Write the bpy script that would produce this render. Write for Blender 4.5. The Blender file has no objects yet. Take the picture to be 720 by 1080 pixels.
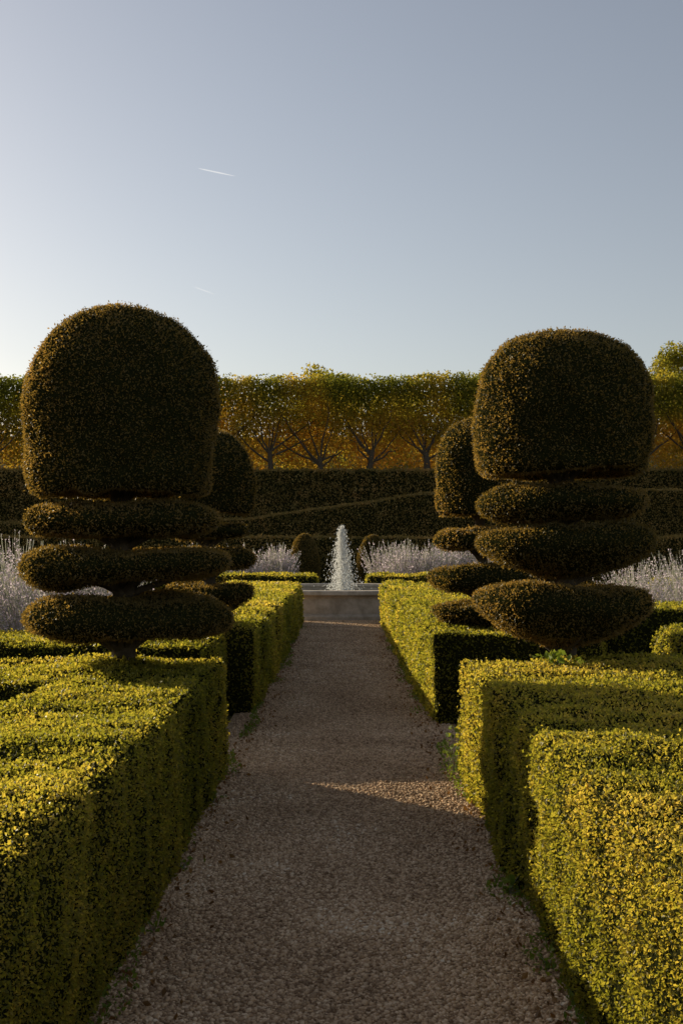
import bpy, math, numpy as np
from mathutils import Vector
R=np.random.default_rng(7)
sc=bpy.context.scene
SUN_AZ=-50.0; SUN_EL=16.5

# ---------------- noise ----------------
def _h(i,j,k,s):
    n=(i*374761393+j*668265263+k*2147483647+s*974634777)&0xffffffff
    n=((n^(n>>13))*1274126177)&0xffffffff
    n=(n^(n>>16))&0xffffffff
    return n.astype(np.float64)/4294967295.0
def vn(P,scale,seed=0):
    q=np.asarray(P,dtype=np.float64)/scale+1000.0
    i=np.floor(q).astype(np.int64); f=q-i; f=f*f*(3-2*f)
    x,y,z=i[:,0],i[:,1],i[:,2]; u,v,w=f[:,0],f[:,1],f[:,2]
    r=0
    for a in (0,1):
        for b in (0,1):
            for c in (0,1):
                r=r+_h(x+a,y+b,z+c,seed)*(u if a else 1-u)*(v if b else 1-v)*(w if c else 1-w)
    return r
def nrm(a): return a/np.maximum(np.linalg.norm(a,axis=1,keepdims=True),1e-9)

# ---------------- mesh builder ----------------
def build(name,parts,mats,loc=None):
    vs=[];off=0;idx=[];starts=[];mi=[];ti=[];sm=[];lo=0
    for V,F,m,t,s in parts:
        V=np.asarray(V,float);F=np.asarray(F,dtype=np.int64)
        if len(F)==0: continue
        vs.append(V);idx.append((F+off).ravel());k=F.shape[1];n=len(F)
        starts.append(lo+np.arange(n)*k);lo+=n*k;off+=len(V)
        mi.append(np.full(n,m));ti.append(np.broadcast_to(np.asarray(t,float),(n,)));sm.append(np.full(n,s))
    V=np.concatenate(vs);I=np.concatenate(idx);S=np.concatenate(starts)
    me=bpy.data.meshes.new(name);me.vertices.add(len(V));me.vertices.foreach_set('co',V.astype(np.float32).ravel())
    me.loops.add(len(I));me.loops.foreach_set('vertex_index',I.astype(np.int32))
    me.polygons.add(len(S));me.polygons.foreach_set('loop_start',S.astype(np.int32))
    for m in mats: me.materials.append(m)
    me.polygons.foreach_set('material_index',np.concatenate(mi).astype(np.int32))
    me.polygons.foreach_set('use_smooth',np.concatenate(sm).astype(bool))
    a=me.attributes.new('tint','FLOAT','FACE');a.data.foreach_set('value',np.concatenate(ti).astype(np.float32))
    me.update(calc_edges=True)
    ob=bpy.data.objects.new(name,me);sc.collection.objects.link(ob)
    return ob
def grid_faces(nu,nv,wrap=False):
    i=np.arange(nu-1)[:,None];j=np.arange(nv if wrap else nv-1)[None,:]
    j2=(j+1)%nv
    a=i*nv+j;b=(i+1)*nv+j;c=(i+1)*nv+j2;d=i*nv+j2
    a,b,c,d=np.broadcast_arrays(a,b,c,d)
    return np.stack([a,b,c,d],-1).reshape(-1,4)
def tube(P,Rr,sides=8):
    P=np.asarray(P,float);n=len(P);T=np.gradient(P,axis=0);T=nrm(T)
    ref=np.tile([0.31,0.95,0.1],(n,1));A=nrm(np.cross(T,ref));B=np.cross(T,A)
    an=np.linspace(0,2*np.pi,sides,endpoint=False)
    V=P[:,None,:]+np.asarray(Rr)[:,None,None]*(np.cos(an)[None,:,None]*A[:,None,:]+np.sin(an)[None,:,None]*B[:,None,:])
    return V.reshape(-1,3),grid_faces(n,sides,True)
def box(x0,x1,y0,y1,z0,z1,r=0.05,step=0.07,a1=0.03,a2=0.02,bottom=False,topf=None):
    lo=np.array([x0,y0,z0]);hi=np.array([x1,y1,z1]);Vs=[];Fs=[];off=0
    for ax in range(3):
        u,v=[(1,2),(2,0),(0,1)][ax]
        for side in (0,1):
            if ax==2 and side==0 and not bottom: continue
            nu=max(3,int((hi[u]-lo[u])/step)+1);nv=max(3,int((hi[v]-lo[v])/step)+1)
            U,W=np.meshgrid(np.linspace(lo[u],hi[u],nu),np.linspace(lo[v],hi[v],nv),indexing='ij')
            P=np.zeros((nu*nv,3));P[:,u]=U.ravel();P[:,v]=W.ravel();P[:,ax]=(hi if side else lo)[ax]
            F=grid_faces(nu,nv)
            if side==0: F=F[:,::-1]
            Vs.append(P);Fs.append(F+off);off+=len(P)
    P=np.concatenate(Vs);F=np.concatenate(Fs)
    l2=lo+r;h2=hi-r;l2[2]=z0 if not bottom else l2[2]
    C=np.clip(P,l2,h2);N=nrm(P-C);V=C+N*r
    if topf is not None:
        k=(V[:,2]-z0)/(z1-z0);V[:,2]=z0+k*(topf(V[:,0])-z0)
    d=a1*(vn(V,.55,1)-.5)*2+a2*(vn(V,.16,2)-.5)*2
    V=V+N*d[:,None]
    V[:,2]=np.maximum(V[:,2],z0)
    return V,F
def lathe(prof,seg=88,a1=.03,a2=.02,cx=0,cy=0,sx=1,tilt=(0,0),seed=0,sub=5):
    p=np.asarray(prof,float)
    pp=np.vstack([2*p[0]-p[1],p,2*p[-1]-p[-2]]);out=[]
    for i in range(len(p)-1):
        a,b,c,d=pp[i],pp[i+1],pp[i+2],pp[i+3]
        for s in np.linspace(0,1,sub,endpoint=False):
            out.append(.5*((2*b)+(-a+c)*s+(2*a-5*b+4*c-d)*s*s+(-a+3*b-3*c+d)*s**3))
    out.append(p[-1]);q=np.array(out);q[:,0]=np.maximum(q[:,0],.004)
    an=np.linspace(0,2*np.pi,seg,endpoint=False)
    X=q[:,0][:,None]*np.cos(an)[None];Y=q[:,0][:,None]*np.sin(an)[None];Z=np.repeat(q[:,1][:,None],seg,1)
    V=np.stack([X*sx,Y*sx,Z],-1).reshape(-1,3)
    tg=nrm(np.gradient(q,axis=0));n2=np.stack([-tg[:,1],tg[:,0]],1)*-1
    N=np.stack([n2[:,0][:,None]*np.cos(an),n2[:,0][:,None]*np.sin(an),np.repeat(n2[:,1][:,None],seg,1)],-1).reshape(-1,3)
    V=V+[cx,cy,0]
    V[:,2]+=tilt[0]*(V[:,0]-cx)+tilt[1]*(V[:,1]-cy)
    o=V+seed*7.3
    d=a1*(vn(o,.5,3)-.5)*2+a2*(vn(o,.14,4)-.5)*2
    V=V+N*d[:,None]
    return V,grid_faces(len(q),seg,True)[:,::-1]
CAM=np.array([0,0,1.6])
def scatter(V,F,dens,L,W,lod=True,d0=4.5,out=.6,jit=(-.012,.02),tintn=.4,k=.75,seed=0,fluff=0.0,tc=1.1):
    T=np.concatenate([F[:,[0,1,2]],F[:,[0,2,3]]]) if F.shape[1]==4 else F
    a,b,c=V[T[:,0]],V[T[:,1]],V[T[:,2]]
    cr=np.cross(b-a,c-a);ar=np.linalg.norm(cr,axis=1)*.5;n=cr/np.maximum(2*ar,1e-12)[:,None]
    m=(a+b+c)/3
    g=np.ones(len(T))
    if lod:
        g=np.clip(np.linalg.norm(m-CAM,axis=1)/d0,.7,40)**k
    w=ar*dens/g**2
    tot=int(w.sum());
    if tot<1: return None
    pick=R.choice(len(T),tot,p=w/w.sum())
    u=R.random(tot);v=R.random(tot);fl=u+v>1;u[fl]=1-u[fl];v[fl]=1-v[fl]
    P=a[pick]+(b-a)[pick]*u[:,None]+(c-a)[pick]*v[:,None];Nn=n[pick];G=g[pick]
    return leaves(P,Nn,L*G,W*G,out,jit,tintn,seed,G,fluff,tc)
def leaves(P,Nn,L,W,out=.6,jit=(-.012,.02),tintn=.4,seed=0,G=1.0,fluff=0.0,tc=1.1):
    tot=len(P);L=np.broadcast_to(L,(tot,));W=np.broadcast_to(W,(tot,))
    j=R.uniform(jit[0],jit[1],tot)*G
    if fluff>0: j=j+fluff*np.maximum(0,R.normal(0,1,tot)-1.0)
    sv=R.uniform(.6,1.35,tot)
    D=nrm(nrm(R.normal(size=(tot,3)))+Nn*out)
    S=nrm(np.cross(D,nrm(R.normal(size=(tot,3)))));U=np.cross(D,S)
    L=(L*sv)[:,None];W=(W*sv)[:,None]
    B=P+Nn*j[:,None]-D*L*.3
    v0=B;v1=B+D*L*.45+S*W*.5+U*W*.15;v2=B+D*L;v3=B+D*L*.45-S*W*.5+U*W*.15
    VV=np.stack([v0,v1,v2,v3],1).reshape(-1,3);FF=np.arange(tot*4).reshape(-1,4)
    nz=.4*vn(P,.9,10+seed)+.35*vn(P,.35,11+seed)+.25*vn(P,.09,12+seed)
    t=(1-tintn)*R.random(tot)+tintn*np.clip((nz-.5)*1.8+.5,0,1)
    t=np.clip((t-.5)*tc+.5,0,1)
    return VV,FF,t

# ---------------- materials ----------------
def nodes(name):
    m=bpy.data.materials.new(name);m.use_nodes=True;nt=m.node_tree;nt.nodes.clear()
    o=nt.nodes.new('ShaderNodeOutputMaterial');return m,nt,o
def leafmat(name,stops,trans=.35,tcol=None,rough=.5,spec=.3,stint=(1,.85,.5)):
    m,nt,o=nodes(name);N=nt.nodes.new;Lk=nt.links.new
    at=N('ShaderNodeAttribute');at.attribute_name='tint'
    cr=N('ShaderNodeValToRGB');e=cr.color_ramp.elements
    while len(e)<len(stops): e.new(.5)
    for i,(p,c) in enumerate(stops): e[i].position=p;e[i].color=(*c,1)
    Lk(at.outputs['Fac'],cr.inputs[0])
    b=N('ShaderNodeBsdfPrincipled');b.inputs['Roughness'].default_value=rough;b.inputs['Specular IOR Level'].default_value=spec
    b.inputs['Specular Tint'].default_value=(*stint,1)
    Lk(cr.outputs[0],b.inputs['Base Color'])
    t=N('ShaderNodeBsdfTranslucent')
    mx=N('ShaderNodeMixRGB');mx.blend_type='MULTIPLY';mx.inputs[0].default_value=1;mx.inputs[2].default_value=(*(tcol or (1.6,1.4,.6)),1)
    Lk(cr.outputs[0],mx.inputs[1]);Lk(mx.outputs[0],t.inputs[0])
    s=N('ShaderNodeMixShader');s.inputs[0].default_value=trans
    Lk(b.outputs[0],s.inputs[1]);Lk(t.outputs[0],s.inputs[2]);Lk(s.outputs[0],o.inputs[0])
    return m
def noisemat(name,c1,c2,scale=8,rough=.9,bump=.3,bscale=40,spec=.2,c3=None):
    m,nt,o=nodes(name);N=nt.nodes.new;Lk=nt.links.new
    g=N('ShaderNodeNewGeometry')
    n=N('ShaderNodeTexNoise');n.inputs['Scale'].default_value=scale;n.inputs['Detail'].default_value=8;n.inputs['Roughness'].default_value=.65
    Lk(g.outputs['Position'],n.inputs['Vector'])
    cr=N('ShaderNodeValToRGB');e=cr.color_ramp.elements
    e[0].position=.35;e[0].color=(*c1,1);e[1].position=.65;e[1].color=(*c2,1)
    if c3: x=e.new(.8);x.color=(*c3,1)
    Lk(n.outputs[0],cr.inputs[0])
    b=N('ShaderNodeBsdfPrincipled');b.inputs['Roughness'].default_value=rough;b.inputs['Specular IOR Level'].default_value=spec
    Lk(cr.outputs[0],b.inputs['Base Color'])
    n2=N('ShaderNodeTexNoise');n2.inputs['Scale'].default_value=bscale;n2.inputs['Detail'].default_value=6
    Lk(g.outputs['Position'],n2.inputs['Vector'])
    bp=N('ShaderNodeBump');bp.inputs['Strength'].default_value=bump;bp.inputs['Distance'].default_value=.02
    Lk(n2.outputs[0],bp.inputs['Height']);Lk(bp.outputs[0],b.inputs['Normal']);Lk(b.outputs[0],o.inputs[0])
    return m
M_box=leafmat('box_leaves',[(0,(.075,.09,.015)),(.4,(.15,.16,.03)),(.75,(.26,.235,.055)),(1,(.34,.28,.09))],.68,(2.7,2.25,.95),.42,.5,(1,.85,.45))
M_yew=leafmat('yew_leaves',[(0,(.05,.042,.014)),(.4,(.11,.09,.033)),(.75,(.19,.145,.06)),(1,(.27,.19,.088))],.5,(2.6,2.0,.85),.45,.45)
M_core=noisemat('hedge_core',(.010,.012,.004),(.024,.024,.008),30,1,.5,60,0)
M_bark=noisemat('bark',(.05,.038,.025),(.11,.085,.06),20,.9,.6,60)
M_horn=leafmat('hornbeam_leaves',[(0,(.13,.145,.03)),(.35,(.28,.24,.05)),(.65,(.47,.33,.08)),(1,(.54,.31,.08))],.68,(1.75,1.55,.7),.6,.12)
M_ivy=leafmat('ivy_leaves',[(0,(.10,.09,.028)),(.6,(.29,.21,.075)),(1,(.5,.31,.12))],.3,(1.7,1.4,.6),.6,.12)
M_flow=leafmat('sage_flowers',[(0,(.52,.45,.52)),(.6,(.72,.65,.70)),(1,(.88,.83,.82))],.55,(1.15,1.05,1.05),.7,.1,(1,1,1))
M_stem=leafmat('sage_stems',[(0,(.26,.26,.18)),(1,(.5,.48,.38))],.3,(1,1,.9),.7,.1,(1,1,1))
M_green=leafmat('weed_leaves',[(0,(.09,.16,.025)),(1,(.22,.28,.05))],.45)
M_peb=leafmat('pebbles',[(0,(.20,.12,.065)),(.5,(.60,.40,.235)),(.85,(.82,.60,.39)),(1,(.9,.76,.57))],0,(1,1,1),.8,.12,(1,1,1))
M_dead=leafmat('fallen_leaves',[(0,(.12,.06,.025)),(1,(.36,.2,.07))],.3,(1.2,1,.6))
M_soil=noisemat('soil_grass',(.08,.06,.03),(.14,.13,.035),3,.95,.5,50,.1,(.2,.17,.05))
M_stone=noisemat('fountain_stone',(.36,.29,.21),(.58,.48,.37),5,.8,.4,30,.3,(.62,.54,.43))

# ---------------- world, sun, camera ----------------
w=bpy.data.worlds.new('World');sc.world=w;w.use_nodes=True;nt=w.node_tree;nt.nodes.clear()
sky=nt.nodes.new('ShaderNodeTexSky');sky.sky_type='NISHITA';sky.sun_disc=False
sky.sun_elevation=math.radians(SUN_EL);sky.sun_rotation=math.radians(SUN_AZ);sky.altitude=100;sky.air_density=1.1;sky.dust_density=.9;sky.ozone_density=1.2
hs=nt.nodes.new('ShaderNodeHueSaturation');hs.inputs['Saturation'].default_value=.66
tm=nt.nodes.new('ShaderNodeMixRGB');tm.blend_type='MULTIPLY';tm.inputs[0].default_value=1;tm.inputs[2].default_value=(1.06,.985,.955,1)
bg=nt.nodes.new('ShaderNodeBackground');bg.inputs[1].default_value=.124
wo=nt.nodes.new('ShaderNodeOutputWorld');nt.links.new(sky.outputs[0],hs.inputs['Color']);nt.links.new(hs.outputs[0],tm.inputs[1]);nt.links.new(tm.outputs[0],bg.inputs[0]);nt.links.new(bg.outputs[0],wo.inputs[0])
ld=bpy.data.lights.new('sun','SUN');ld.energy=5;ld.angle=math.radians(.5);ld.color=(1,.88,.65)
lo=bpy.data.objects.new('sun',ld);sc.collection.objects.link(lo)
az=math.radians(SUN_AZ);el=math.radians(SUN_EL)
sd=Vector((math.sin(az)*math.cos(el),math.cos(az)*math.cos(el),math.sin(el)))
lo.rotation_euler=(-sd).to_track_quat('-Z','Y').to_euler();lo.location=(-20,20,30)
cd=bpy.data.cameras.new('camera');cam=bpy.data.objects.new('camera',cd);sc.collection.objects.link(cam);sc.camera=cam
cd.sensor_fit='VERTICAL';cd.sensor_height=36;cd.lens=40;cd.clip_end=12000;cd.clip_start=.05
cam.location=(0,0,1.6);cam.rotation_euler=(math.radians(90+1.67),0,0)
sc.view_settings.view_transform='Standard';sc.view_settings.look='None';sc.view_settings.exposure=0

# ---------------- ground & path ----------------
xs=np.array([-900,-60,-20,-8,0,8,20,60,900.]);ys=np.array([-300,-10,0,10,20,30,50,57,1500.])
X,Y=np.meshgrid(xs,ys,indexing='ij')
build('ground',[(np.stack([X.ravel(),Y.ravel(),0*X.ravel()],1),grid_faces(len(xs),len(ys)),0,0,False)],[M_soil])
def pz(P): return .006+.022*vn(P*[1,1,0],.7,21)+.006*vn(P*[1,1,0],.15,22)
def pathmat():
    m,nt,o=nodes('gravel');N=nt.nodes.new;Lk=nt.links.new
    g=N('ShaderNodeNewGeometry')
    v=N('ShaderNodeTexVoronoi');v.inputs['Scale'].default_value=75;Lk(g.outputs['Position'],v.inputs['Vector'])
    v2=N('ShaderNodeTexVoronoi');v2.inputs['Scale'].default_value=28;Lk(g.outputs['Position'],v2.inputs['Vector'])
    cr=N('ShaderNodeValToRGB');e=cr.color_ramp.elements;e[0].color=(.24,.15,.085,1);e[1].color=(.88,.66,.44,1)
    x=e.new(.5);x.color=(.58,.39,.235,1)
    sp=N('ShaderNodeSeparateColor');Lk(v.outputs['Color'],sp.inputs[0]);Lk(sp.outputs[0],cr.inputs[0])
    n=N('ShaderNodeTexNoise');n.inputs['Scale'].default_value=1.6;n.inputs['Detail'].default_value=7;Lk(g.outputs['Position'],n.inputs['Vector'])
    c2=N('ShaderNodeValToRGB');c2.color_ramp.elements[0].position=.3;c2.color_ramp.elements[0].color=(.62,.56,.50,1);c2.color_ramp.elements[1].position=.7;c2.color_ramp.elements[1].color=(1.0,1.0,.98,1)
    Lk(n.outputs[0],c2.inputs[0])
    mx=N('ShaderNodeMixRGB');mx.blend_type='MULTIPLY';mx.inputs[0].default_value=1;Lk(cr.outputs[0],mx.inputs[1]);Lk(c2.outputs[0],mx.inputs[2])
    b=N('ShaderNodeBsdfPrincipled');b.inputs['Roughness'].default_value=.9;b.inputs['Specular IOR Level'].default_value=.15
    Lk(mx.outputs[0],b.inputs['Base Color'])
    ad=N('ShaderNodeMath');ad.operation='ADD';Lk(v.outputs['Distance'],ad.inputs[0]);Lk(v2.outputs['Distance'],ad.inputs[1])
    bp=N('ShaderNodeBump');bp.invert=True;bp.inputs['Strength'].default_value=.8;bp.inputs['Distance'].default_value=.012
    Lk(ad.outputs[0],bp.inputs['Height']);Lk(bp.outputs[0],b.inputs['Normal']);Lk(b.outputs[0],o.inputs[0]);return m
nx,ny=40,420
X,Y=np.meshgrid(np.linspace(-1.0,1.0,nx),np.linspace(.2,30,ny),indexing='ij')
P=np.stack([X.ravel(),Y.ravel(),0*X.ravel()],1);P[:,2]=pz(P)
parts=[(P,grid_faces(nx,ny),0,0,True)]
M_grav=pathmat()
def sheet(x0,x1,y0,y1,z):
    return (np.array([[x0,y0,z],[x1,y0,z],[x1,y1,z],[x0,y1,z]]),np.array([[0,1,2,3]]),0,0,False)
parts+=[sheet(-14,-1.0,8.1,9.2,.006),sheet(1.0,14,8.1,9.9,.006),sheet(-14,-1.0,23.2,30,.006),sheet(1.0,14,23.2,30,.006)]
build('gravel_path',parts,[M_grav])
phi=(1+5**.5)/2
ico=nrm(np.array([[-1,phi,0],[1,phi,0],[-1,-phi,0],[1,-phi,0],[0,-1,phi],[0,1,phi],[0,-1,-phi],[0,1,-phi],[phi,0,-1],[phi,0,1],[-phi,0,-1],[-phi,0,1]],float))
icof=np.array([[0,11,5],[0,5,1],[0,1,7],[0,7,10],[0,10,11],[1,5,9],[5,11,4],[11,10,2],[10,7,6],[7,1,8],[3,9,4],[3,4,2],[3,2,6],[3,6,8],[3,8,9],[4,9,5],[2,4,11],[6,2,10],[8,6,7],[9,8,1]])
octv=np.array([[1,0,0],[-1,0,0],[0,1,0],[0,-1,0],[0,0,1],[0,0,-1]],float);octf=np.array([[0,2,4],[2,1,4],[1,3,4],[3,0,4],[2,0,5],[1,2,5],[3,1,5],[0,3,5]])
def pebbles(n,x0,x1,y0,y1,smin,smax,bv,bf):
    P=np.stack([R.uniform(x0,x1,n),R.uniform(y0,y1,n),np.zeros(n)],1);P[:,2]=pz(P)
    s=smin+(smax-smin)*R.random(n)**2
    S=s[:,None]*np.stack([R.uniform(.8,1.3,n),R.uniform(.7,1.1,n),R.uniform(.45,.8,n)],1)
    V=bv[None]*S[:,None,:]*R.uniform(.85,1.15,(n,len(bv),1))
    a=R.uniform(0,6.28,n);c,sn=np.cos(a)[:,None],np.sin(a)[:,None]
    x=V[...,0]*c-V[...,1]*sn;y=V[...,0]*sn+V[...,1]*c
    t=R.normal(0,.25,n)[:,None];z=V[...,2]+x*t
    V=np.stack([x,y,z],-1)+P[:,None,:]+[0,0,.002]
    F=(bf[None]+(np.arange(n)*len(bv))[:,None,None]).reshape(-1,3)
    t=np.clip(.7*R.random(n)+.3*vn(P,.4,33)*R.uniform(.6,1.4,n),0,1)
    return V.reshape(-1,3),F,0,np.repeat(t,len(bf)),True
parts=[pebbles(42000,-.95,.95,2.8,6.2,.005,.013,ico,icof),pebbles(36000,-.95,.95,6.2,13,.007,.015,octv,octf),pebbles(12000,-.95,.95,13,23.8,.01,.02,octv,octf),pebbles(140,-.9,.9,3,12,.012,.02,ico,icof)]
build('gravel_stones',parts,[M_peb])
n=1500
sx=np.where(R.random(n)<.5,-1,1)*(.84-np.abs(R.normal(0,.13,n)))
P=np.stack([sx,R.uniform(3,20,n),np.zeros(n)],1);P[:,2]=pz(P)+.014
V,F,t=leaves(P,np.tile([0,0,1.],(n,1)),.03,.018,0.,(0,.006))
V[:,2]=np.maximum(V[:,2],.02)
build('fallen_leaves',[(V,F,0,t,False)],[M_dead])
# low weeds creeping out along the foot of the hedges
n=9000
yy=R.uniform(2.8,22,n);sd_=np.where(R.random(n)<.5,-1,1)
reach=.10*np.clip(vn(np.stack([sd_*3,yy,0*yy],1),.4,91)-.42,0,1)*4
P=np.stack([sd_*(.83-reach*R.random(n)),yy,.015+.045*R.random(n)],1)[reach>.015]
V,F,t=leaves(P,np.tile([0,0,1.],(len(P),1)),.022,.013,.7,(0,.01));V[:,2]=np.maximum(V[:,2],.012)
build('path_edge_weeds',[(V,F,0,t,False)],[M_green])

# ---------------- hedges ----------------
def hedge(boxes,name='box_hedge',dens=16000,mat=None,L=.0145,W=.0098,**kw):
    parts=[]
    for b in boxes:
        step=.06 if b[2]<9 else .12
        V,F=box(*b,step=step,a1=.048,a2=.022,**kw)
        s=scatter(V,F,dens,L,W,jit=(-.018,.014),fluff=.017,tintn=.55)
        parts.append((V,F,0,0,True))
        parts.append((s[0],s[1],1,s[2],False))
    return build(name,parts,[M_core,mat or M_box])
HZ=.81
hedge([(-1.66,-.82,.8,8.05,0,HZ),(-3.6,-1.6,.8,5.7,0,HZ-.01),(-3.6,-1.6,6.55,8.05,0,HZ-.015)])
hedge([(.82,3.7,.8,8.0,0,HZ)])
hedge([(-2.3,-.82,10.7,23.4,0,HZ)],)
hedge([(.82,2.3,10.05,23.4,0,HZ)],)
hedge([(-9,-1.12,9.2,10.68,0,.78)])  # hedge strip; path-side end and back edge lengthened to shade the path
hedge([(3.0,9,9.8,11.0,0,HZ)])
hedge([(2.5,10,13.6,14.9,0,HZ)])
hedge([(-6,-.66,29.0,30.4,0,.8)]);hedge([(.66,6,29.0,30.4,0,.8)])
hedge([(-14,-7,24,26,0,.8)]);hedge([(7,14,24,26,0,.8)])

# ---------------- topiaries ----------------
def topiary(cx,cy,z0,tiers,dens=9500,L=.0195,W=.0085,trunkr=.075,name='tiered_yew_topiary',seed=0):
    parts=[];zt=tiers[0]['z'][1]
    for i,t in enumerate(tiers):
        zb,ztp=t['z'];r=t['r'];h=ztp-zb;dx=t.get('dx',0)
        if t['k']=='dome':
            prof=[(.0,zb+.06*h),(.5*r,zb+.03*h),(.82*r,zb+.0*h),(.94*r,zb+.04*h),(.975*r,zb+.14*h),(.995*r,zb+.28*h),(1.0*r,zb+.42*h),(.965*r,zb+.57*h),(.885*r,zb+.71*h),(.74*r,zb+.83*h),(.53*r,zb+.925*h),(.27*r,zb+.982*h),(0,ztp)]
        elif t['k']=='disc':
            prof=[(.0,zb+.2*h),(.4*r,zb+.08*h),(.72*r,zb+.06*h),(.93*r,zb+.25*h),(1.0*r,zb+.52*h),(.95*r,zb+.8*h),(.78*r,zb+.97*h),(.45*r,zb+1.0*h),(0,zb+.95*h)]
        else:
            prof=[(.0,zb),(.18*r,zb+.0*h),(.42*r,zb+.12*h),(.72*r,zb+.30*h),(.93*r,zb+.55*h),(1.0*r,zb+.76*h),(.93*r,zb+.93*h),(.75*r,zb+1.0*h),(.4*r,zb+.99*h),(0,zb+.96*h)]
        V,F=lathe(prof,cx=cx+dx,cy=cy,a1=.042,a2=.022,tilt=t.get('tilt',(0,0)),seed=seed+i,seg=80)
        s=scatter(V,F,dens,L,W,d0=8,jit=(-.018,.014),out=.8,fluff=.016,seed=seed+i)
        parts.append((V,F,0,0,True));parts.append((s[0],s[1],1,s[2],False))
    zz=np.linspace(-.02,zt-.05-z0,10)
    P=np.stack([cx+.02*np.sin(zz*4),cy+.02*np.cos(zz*5),z0+zz],1)
    P[0,2]=0.0
    V,F=tube(P,trunkr*np.linspace(1.15,.5,10),10);parts.append((V,F,2,0,True))
    for t in tiers:
        for k in range(11):
            a=R.uniform(0,6.28);zb=t['z'][0];rr=t['r']*R.uniform(.35,.7);z1=zb+.15*(t['z'][1]-zb)
            s=np.linspace(0,1,5)
            start=zb-R.uniform(.05,.14)
            P=np.stack([cx+t.get('dx',0)*s+np.cos(a)*rr*s,cy+np.sin(a)*rr*s,start+(z1-start+.03)*s**.7],1)
            V,F=tube(P,np.linspace(.028,.01,5),6);parts.append((V,F,2,0,True))
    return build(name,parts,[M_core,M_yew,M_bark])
def zy(y,s): return 1.6+(575-y)/s
def TT(k,y0,y1,wpx,s,dx=0,tilt=(0,0)):
    e=.020
    return dict(k=k,z=(zy(y1,s)+e+.008,zy(y0,s)-e),r=wpx/2/s-.020,dx=dx/s,tilt=tilt)
s=157.
topiary(-231/s,1200/s,.78,[TT('dome',320,526,206,s),TT('disc',533,569,200,s,4,(.01,0)),TT('disc',576,619,222,s,10,(.03,0)),TT('disc',629,676,222,s,9,(0,0))],seed=1)
s=148.
topiary(233/s,1200/s,.78,[TT('dome',345,506,196,s),TT('disc',515,550,180,s,0,(.02,0)),TT('bowl',556,612,188,s,-1,(.01,0)),TT('bowl',616,684,190,s,-2,(-.01,0))],seed=11)
s=106.
topiary(-140/s,1200/s,.78,[TT('dome',452,543,98,s),TT('disc',549,572,92,s),TT('disc',580,603,100,s),TT('bowl',614,650,96,s)],dens=8500,trunkr=.055,seed=21)
s=108.
topiary(147/s,1200/s,.78,[TT('dome',441,547,100,s),TT('disc',557,584,104,s),TT('disc',595,626,116,s),TT('bowl',634,668,112,s)],dens=8500,trunkr=.055,seed=31)

for x in (-1.25,1.05):
    V,F=lathe([(0,.1),(.35,.12),(.47,.5),(.5,.95),(.42,1.5),(.25,1.85),(0,1.98)],cx=x,cy=39,seg=40)
    s_=scatter(V,F,2500,.05,.03,lod=False);
    tv,tf=tube([[x,39,0],[x,39,.2]],[.06,.06])
    build('clipped_yew_shrub',[(V,F,0,0,True),(s_[0],s_[1],1,s_[2],False),(tv,tf,2,0,True)],[M_core,M_yew,M_bark])

# ---------------- russian sage ----------------
def sage(name,x0,x1,y0,y1,n,h,stems=46,fl=26,fs=.013,u0=.3):
    Vs=[];FP=[]
    for _ in range(n):
        bx,by=R.uniform(x0,x1),R.uniform(y0,y1);hh=h*R.uniform(.75,1.12)
        for k in range(stems):
            a=R.uniform(0,6.28);sp=R.uniform(.05,.42)*hh;L=hh*R.uniform(.7,1.08)
            s=np.linspace(0,1,5)
            P=np.stack([bx+np.cos(a)*sp*s**1.2,by+np.sin(a)*sp*s**1.2,L*s-.12*L*s*s*sp*2],1)
            wv=np.array([-np.sin(a+1),np.cos(a+1),0])*(.25*fs)
            V=np.stack([P-wv,P+wv],1).reshape(-1,3);Vs.append(V)
            u=R.uniform(u0,1,fl);q=np.stack([np.interp(u,s,P[:,i]) for i in range(3)],1)
            q+=R.normal(0,1,(fl,3))*(.022*(1.15-u))[:,None];FP.append(q)
    V=np.concatenate(Vs);m=len(Vs);base=(np.arange(m)*10)[:,None,None]
    q=np.array([[2*i,2*i+1,2*i+3,2*i+2] for i in range(4)])[None]
    F=(base+q).reshape(-1,4);FP=np.concatenate(FP)
    lv,lf,lt=leaves(FP,np.tile([0,0,1.],(len(FP),1)),fs*1.4,fs,.4,(0,0),.3)
    build(name,[(V,F,0,R.random(len(F)),False),(lv,lf,1,lt,False)],[M_stem,M_flow])
sage('russian_sage',-6.2,-2.5,10.9,13.6,54,1.55,60,38,.016,.2)
sage('russian_sage',3.9,8.5,15.4,18.5,34,1.5,50,28,.018)
sage('russian_sage',1.0,4.4,31.0,33.5,26,1.7,50,22,.032)
sage('russian_sage',-4.6,-1.6,31.0,33.5,22,1.5,50,22,.032)

# ---------------- fountain ----------------
fcx,fcy=0.0,26.5
prof=np.array([(0,.28),(2.16,.28),(2.16,.56),(2.12,.565),(2.12,.62),(2.14,.635),(2.52,.635),(2.54,.62),(2.54,.55),(2.50,.53),(2.44,.50),(2.42,.46),(2.42,.14),(2.46,.12),(2.52,.11),(2.54,.09),(2.54,0)])
seg=120;an=np.linspace(0,2*np.pi,seg,endpoint=False)
V=np.stack([fcx+prof[:,0][:,None]*np.cos(an),fcy+prof[:,0][:,None]*np.sin(an),np.repeat(prof[:,1][:,None],seg,1)],-1).reshape(-1,3)
basin=(V,grid_faces(len(prof),seg,True),0,0,False)
nr=40;rr=np.linspace(0.01,2.15,nr)
X=rr[:,None]*np.cos(an);Y=rr[:,None]*np.sin(an);Z=.50+.006*np.sin(rr*26)[:,None]*np.exp(-rr*.8)[:,None]+0*X
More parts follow.
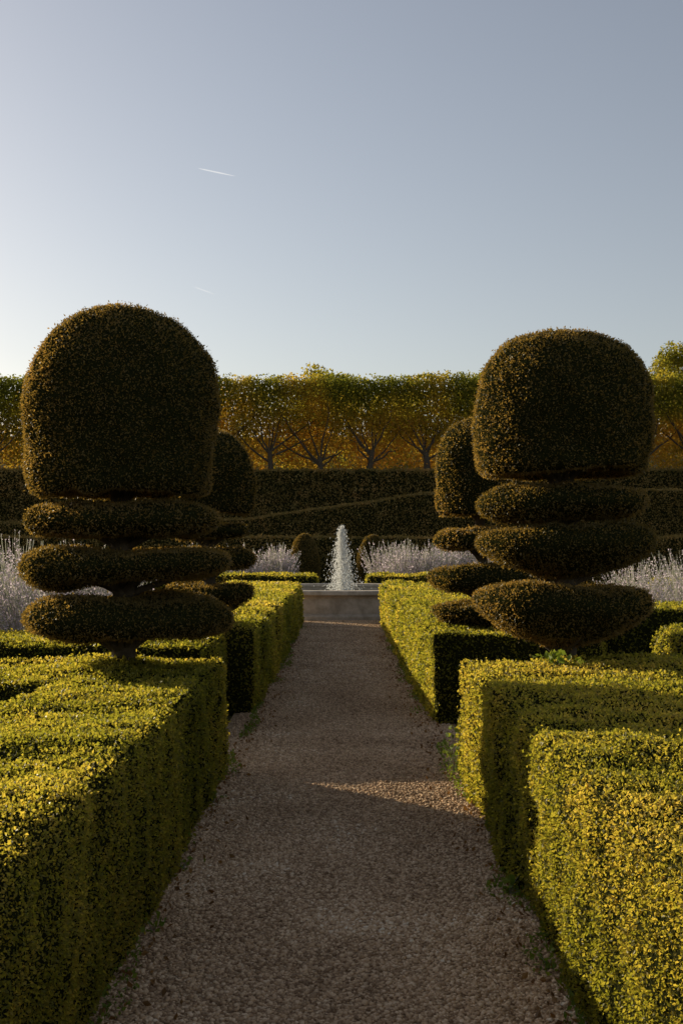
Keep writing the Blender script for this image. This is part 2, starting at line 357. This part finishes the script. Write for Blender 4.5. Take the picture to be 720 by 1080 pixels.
WV=np.stack([X+fcx,Y+fcy,Z],-1).reshape(-1,3);WV[:,2]+=.006*(vn(WV,.12,5)-.5)
m,nt,o=nodes('water');b=nt.nodes.new('ShaderNodeBsdfPrincipled');b.inputs['Base Color'].default_value=(.02,.035,.03,1);b.inputs['Roughness'].default_value=.06;nt.links.new(b.outputs[0],o.inputs[0]);M_wat=m
m,nt,o=nodes('water_spray');N=nt.nodes.new
b=N('ShaderNodeBsdfDiffuse');b.inputs[0].default_value=(.97,.97,.95,1);t=N('ShaderNodeBsdfTranslucent');t.inputs[0].default_value=(1,.99,.96,1)
x=N('ShaderNodeMixShader');x.inputs[0].default_value=.6;nt.links.new(b.outputs[0],x.inputs[1]);nt.links.new(t.outputs[0],x.inputs[2]);nt.links.new(x.outputs[0],o.inputs[0]);M_spray=m
n=12000
h=R.random(n)**1.15;H=1.55
up=R.random(n)<.42
rad=np.where(up,np.abs(R.normal(0,.028,n))*(1+.7*h),np.abs(R.normal(0,1,n))*(.035+.18*(1-h)**.9))
a=R.uniform(0,6.28,n)
P=np.stack([fcx+rad*np.cos(a)+.03*(1-h),fcy+rad*np.sin(a),.5+h*H*np.where(up,R.uniform(.93,1.02,n),.95)],1)
sz=R.uniform(.003,.009,n)
V=octv[None]*np.stack([sz,sz,sz*R.uniform(1.5,4,n)],1)[:,None,:]+P[:,None,:]
F=(octf[None]+(np.arange(n)*6)[:,None,None]).reshape(-1,3)
nz=tube([[fcx,fcy,.28],[fcx,fcy,.55]],[.04,.03],12)
build('stone_fountain',[basin,(WV,grid_faces(nr,seg,True),1,0,True),(V.reshape(-1,3),F,2,0,True),(nz[0],nz[1],0,0,True)],[M_stone,M_wat,M_spray])

# ---------------- terrace and hedge walls ----------------
tp=[(58.6,0),(58.8,5.3),(62,5.45),(69,5.8),(79,9.1),(110,9.6),(400,12.0)]
V=np.array([[x,y,z] for x in (-250,250) for y,z in tp]);build('terrace_hill',[(V,grid_faces(2,len(tp)),0,0,False)],[M_soil])
def wall(name,b,mat,dens,L,W,topf=None,tn=.6):
    V,F=box(*b,r=.15,step=.4,a1=.10,a2=.05,topf=topf)
    s=scatter(V,F,dens,L,W,lod=False,jit=(-.06,.08),fluff=.05,tintn=tn)
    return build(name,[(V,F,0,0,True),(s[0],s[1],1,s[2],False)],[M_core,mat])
wall('ivy_wall',(-34,34,57,58.5,0,5.35),M_ivy,380,.11,.08)
wall('sloping_hedge',(-30,30,52.5,53.6,0,4.2),M_ivy,520,.09,.065,topf=lambda x:np.interp(x,[-30,-9,-4.5,4,8,30],[2.6,2.6,2.75,4.0,4.1,4.2]))
wall('clipped_hedge',(-30,30,47.0,48.0,0,1.9),M_ivy,520,.09,.065)
def tree_row():
    parts=[];x=-33.
    while x<34:
        x+=R.uniform(2.3,3.4);y=60.0+R.uniform(-.2,.2)
        hz=R.uniform(.8,1.6);ln=R.normal(0,.12);tr=R.uniform(.8,1.15)
        P=[[x,y,5.3],[x+ln*.6+R.normal(0,.05),y,5.3+hz*.5],[x+ln,y,5.3+hz]]
        V,F=tube(P,[.19*tr,.15*tr,.13*tr],8);parts.append((V,F,2,0,True));top=np.array(P[-1])
        nb=R.integers(6,10)
        for k in range(nb):
            a=-1.1+2.2*k/(nb-1)+R.normal(0,.17);L=R.uniform(1.4,3.0)
            s=np.linspace(0,1,6)[:,None];dr=np.array([math.sin(a),R.normal(.25,.12),math.cos(a)])
            P=top-[0,0,R.uniform(0,.7)]+dr*L*s+np.array([0,0,.5])*s*s+R.normal(0,.09,(6,3))*s
            V,F=tube(P,np.linspace(.065,.018,6),6);parts.append((V,F,2,0,True))
    n=300000
    X=R.uniform(-33,33,n);Y=61.3+R.normal(0,.6,n)
    Z=5.5+5.2*R.random(n)**.62
    hrel=(Z-5.6)/5.1
    Y=Y-1.0*np.clip((hrel-.3)*2,0,1)
    c=vn(np.stack([X,Y*2,Z],1),.8,50);c2=vn(np.stack([X,Y,Z],1),.35,51)
    ph=vn(np.stack([X,0*X,0*X],1),1.6,52)
    topz=10.15+.2*ph+.5*vn(np.stack([X,Y,0*X],1),.45,53)
    keep=(Z<topz)&((.6*c+.4*c2)>(.43-.34*np.clip((hrel-.16)*2.8,0,1)))
    X,Y,Z,hrel=X[keep],Y[keep],Z[keep],hrel[keep];P=np.stack([X,Y,Z],1);m=len(P)
    V,F,t=leaves(P,np.tile([0,0,1.],(m,1)),.13,.09,.1,(-.05,.05),.0)
    t=np.clip(.42-.38*np.clip((hrel-.42)*2.3,-1,1)+.9*(vn(P,1.3,60)-.5)+.3*(R.random(m)-.5)+.6*(vn(P*[1,0,0],5,61)-.5),0,1)
    parts.append((V,F,1,t,False))
    build('hornbeam_tree_row',parts,[M_core,M_horn,M_bark])
tree_row()
n=110000
P=np.stack([R.uniform(-36,36,n),65.5+R.normal(0,.7,n),5.5+5.4*R.random(n)],1)
P=P[(vn(P,.9,80)>.2)&(P[:,2]<10.2+.5*vn(P*[1,0,0],2.2,81))]
V,F,t=leaves(P,np.tile([0,0,1.],(len(P),1)),.17,.12,.1,(-.05,.05),.0);t=np.clip(.48-.32*np.clip((P[:,2]-8)/1.5,0,1)+.3*(R.random(len(P))-.5)+.9*(vn(P,1.6,82)-.5),0,1)
build('autumn_hedge',[(V,F,0,t,False)],[M_horn])

def tree(x,y,z0,H,rad,name,n=16000,leaf=.22,cz=.62,tint=.35):
    parts=[];P=[[x,y,z0],[x+.1,y,z0+H*.25],[x-.1,y,z0+H*.5],[x,y,z0+H*.8]]
    V,F=tube(P,[.32,.26,.18,.05],8);parts.append((V,F,2,0,True))
    C=[];
    for k in range(34):
        d=nrm(R.normal(size=(1,3)))[0]*R.random()**.4
        C.append([x+d[0]*rad,y+d[1]*rad,z0+H*cz+d[2]*H*(1-cz)*.85])
    for c in C[:18]:
        b=np.array([x,y,z0+H*R.uniform(.25,.5)]);s=np.linspace(0,1,4)[:,None]
        V,F=tube(b+(np.array(c)-b)*s+[[0,0,0],[0,0,.2],[0,0,.2],[0,0,0]],[.1,.07,.05,.02],5);parts.append((V,F,2,0,True))
    C=np.array(C);pk=R.integers(0,len(C),n);d=nrm(R.normal(size=(n,3)));rr=rad*.34*R.random(n)**.4
    P=C[pk]+d*rr[:,None]*[1,1,.75]
    V,F,t=leaves(P,d,leaf,leaf*.65,.3,(-.05,.05),.0)
    t=np.clip(tint+.25*(R.random(n)-.5)+.4*(vn(P,1.2,70)-.5),0,1)
    parts.append((V,F,1,t,False));build(name,parts,[M_core,M_horn,M_bark])
tree(28.0,92,6,13.4,3.6,'deciduous_tree',tint=.12)
tree(32.5,96,6,12,4,'deciduous_tree',tint=.12)
tree(-1.2,76,6,8.2,2.6,'deciduous_tree',9000,.2,.6,.15)
tree(9.5,76,6,7.7,2.4,'deciduous_tree',9000,.2,.6,.2)
tree(4,78,6,7.6,2.2,'deciduous_tree',8000,.2,.6,.2)
tree(-12,80,6,7.6,3,'deciduous_tree',9000,.2,.6,.2)

# ---------------- weeds / sprigs ----------------
def sprig(x,y,z,n,spread,leaf,h,name='ivy_sprig'):
    P=np.stack([R.normal(x,spread,n),R.normal(y,spread,n),z+R.random(n)*h],1)
    V,F,t=leaves(P,np.tile([0,0,1.],(n,1)),leaf,leaf*.7,.7,(0,0),.3)
    parts=[(V,F,0,t,False)]
    for k in range(6):
        e=P[R.integers(0,n)];v,f=tube([[x,y,z],(np.array([x,y,z])+e)/2+[0,0,.01],e],[.003,.002,.001],4);parts.append((v,f,1,.3,True))
    build(name,parts,[M_green,M_stem])
sprig(.78,7.9,.02,46,.035,.045,.34)
sprig(.76,5.2,.02,30,.04,.035,.1)
sprig(-.78,7.0,.01,22,.04,.03,.08)
sprig(1.42,7.55,.80,60,.06,.05,.1)
sprig(-.77,4.7,.01,22,.04,.03,.08)
sprig(.78,4.3,.01,26,.05,.03,.07)
sprig(-.78,5.6,.01,20,.04,.028,.07)

# ---------------- contrails ----------------
m,nt,o=nodes('contrail_glow');N=nt.nodes.new
e=N('ShaderNodeEmission');e.inputs[0].default_value=(1,.98,.95,1);e.inputs[1].default_value=1.0  # emission stands in for sunlight scattered by the trail
tr=N('ShaderNodeBsdfTransparent');y=N('ShaderNodeMixShader');y.inputs[0].default_value=.3
nt.links.new(tr.outputs[0],y.inputs[1]);nt.links.new(e.outputs[0],y.inputs[2]);nt.links.new(y.outputs[0],o.inputs[0])
def contrail(xa,za,xb,zb,d,wd):
    s=np.linspace(0,1,12)[:,None];P=np.array([xa,d,za])*(1-s)+np.array([xb,d+60,zb])*s
    V,F=tube(P,wd*np.interp(s[:,0],[0,.15,.6,1],[.15,.8,1,.2]),8);build('contrail',[(V,F,0,0,True)],[m])
contrail(-507,1338,-383,1330,4000,2.4)
contrail(-520,915,-455,902,4000,1.1)
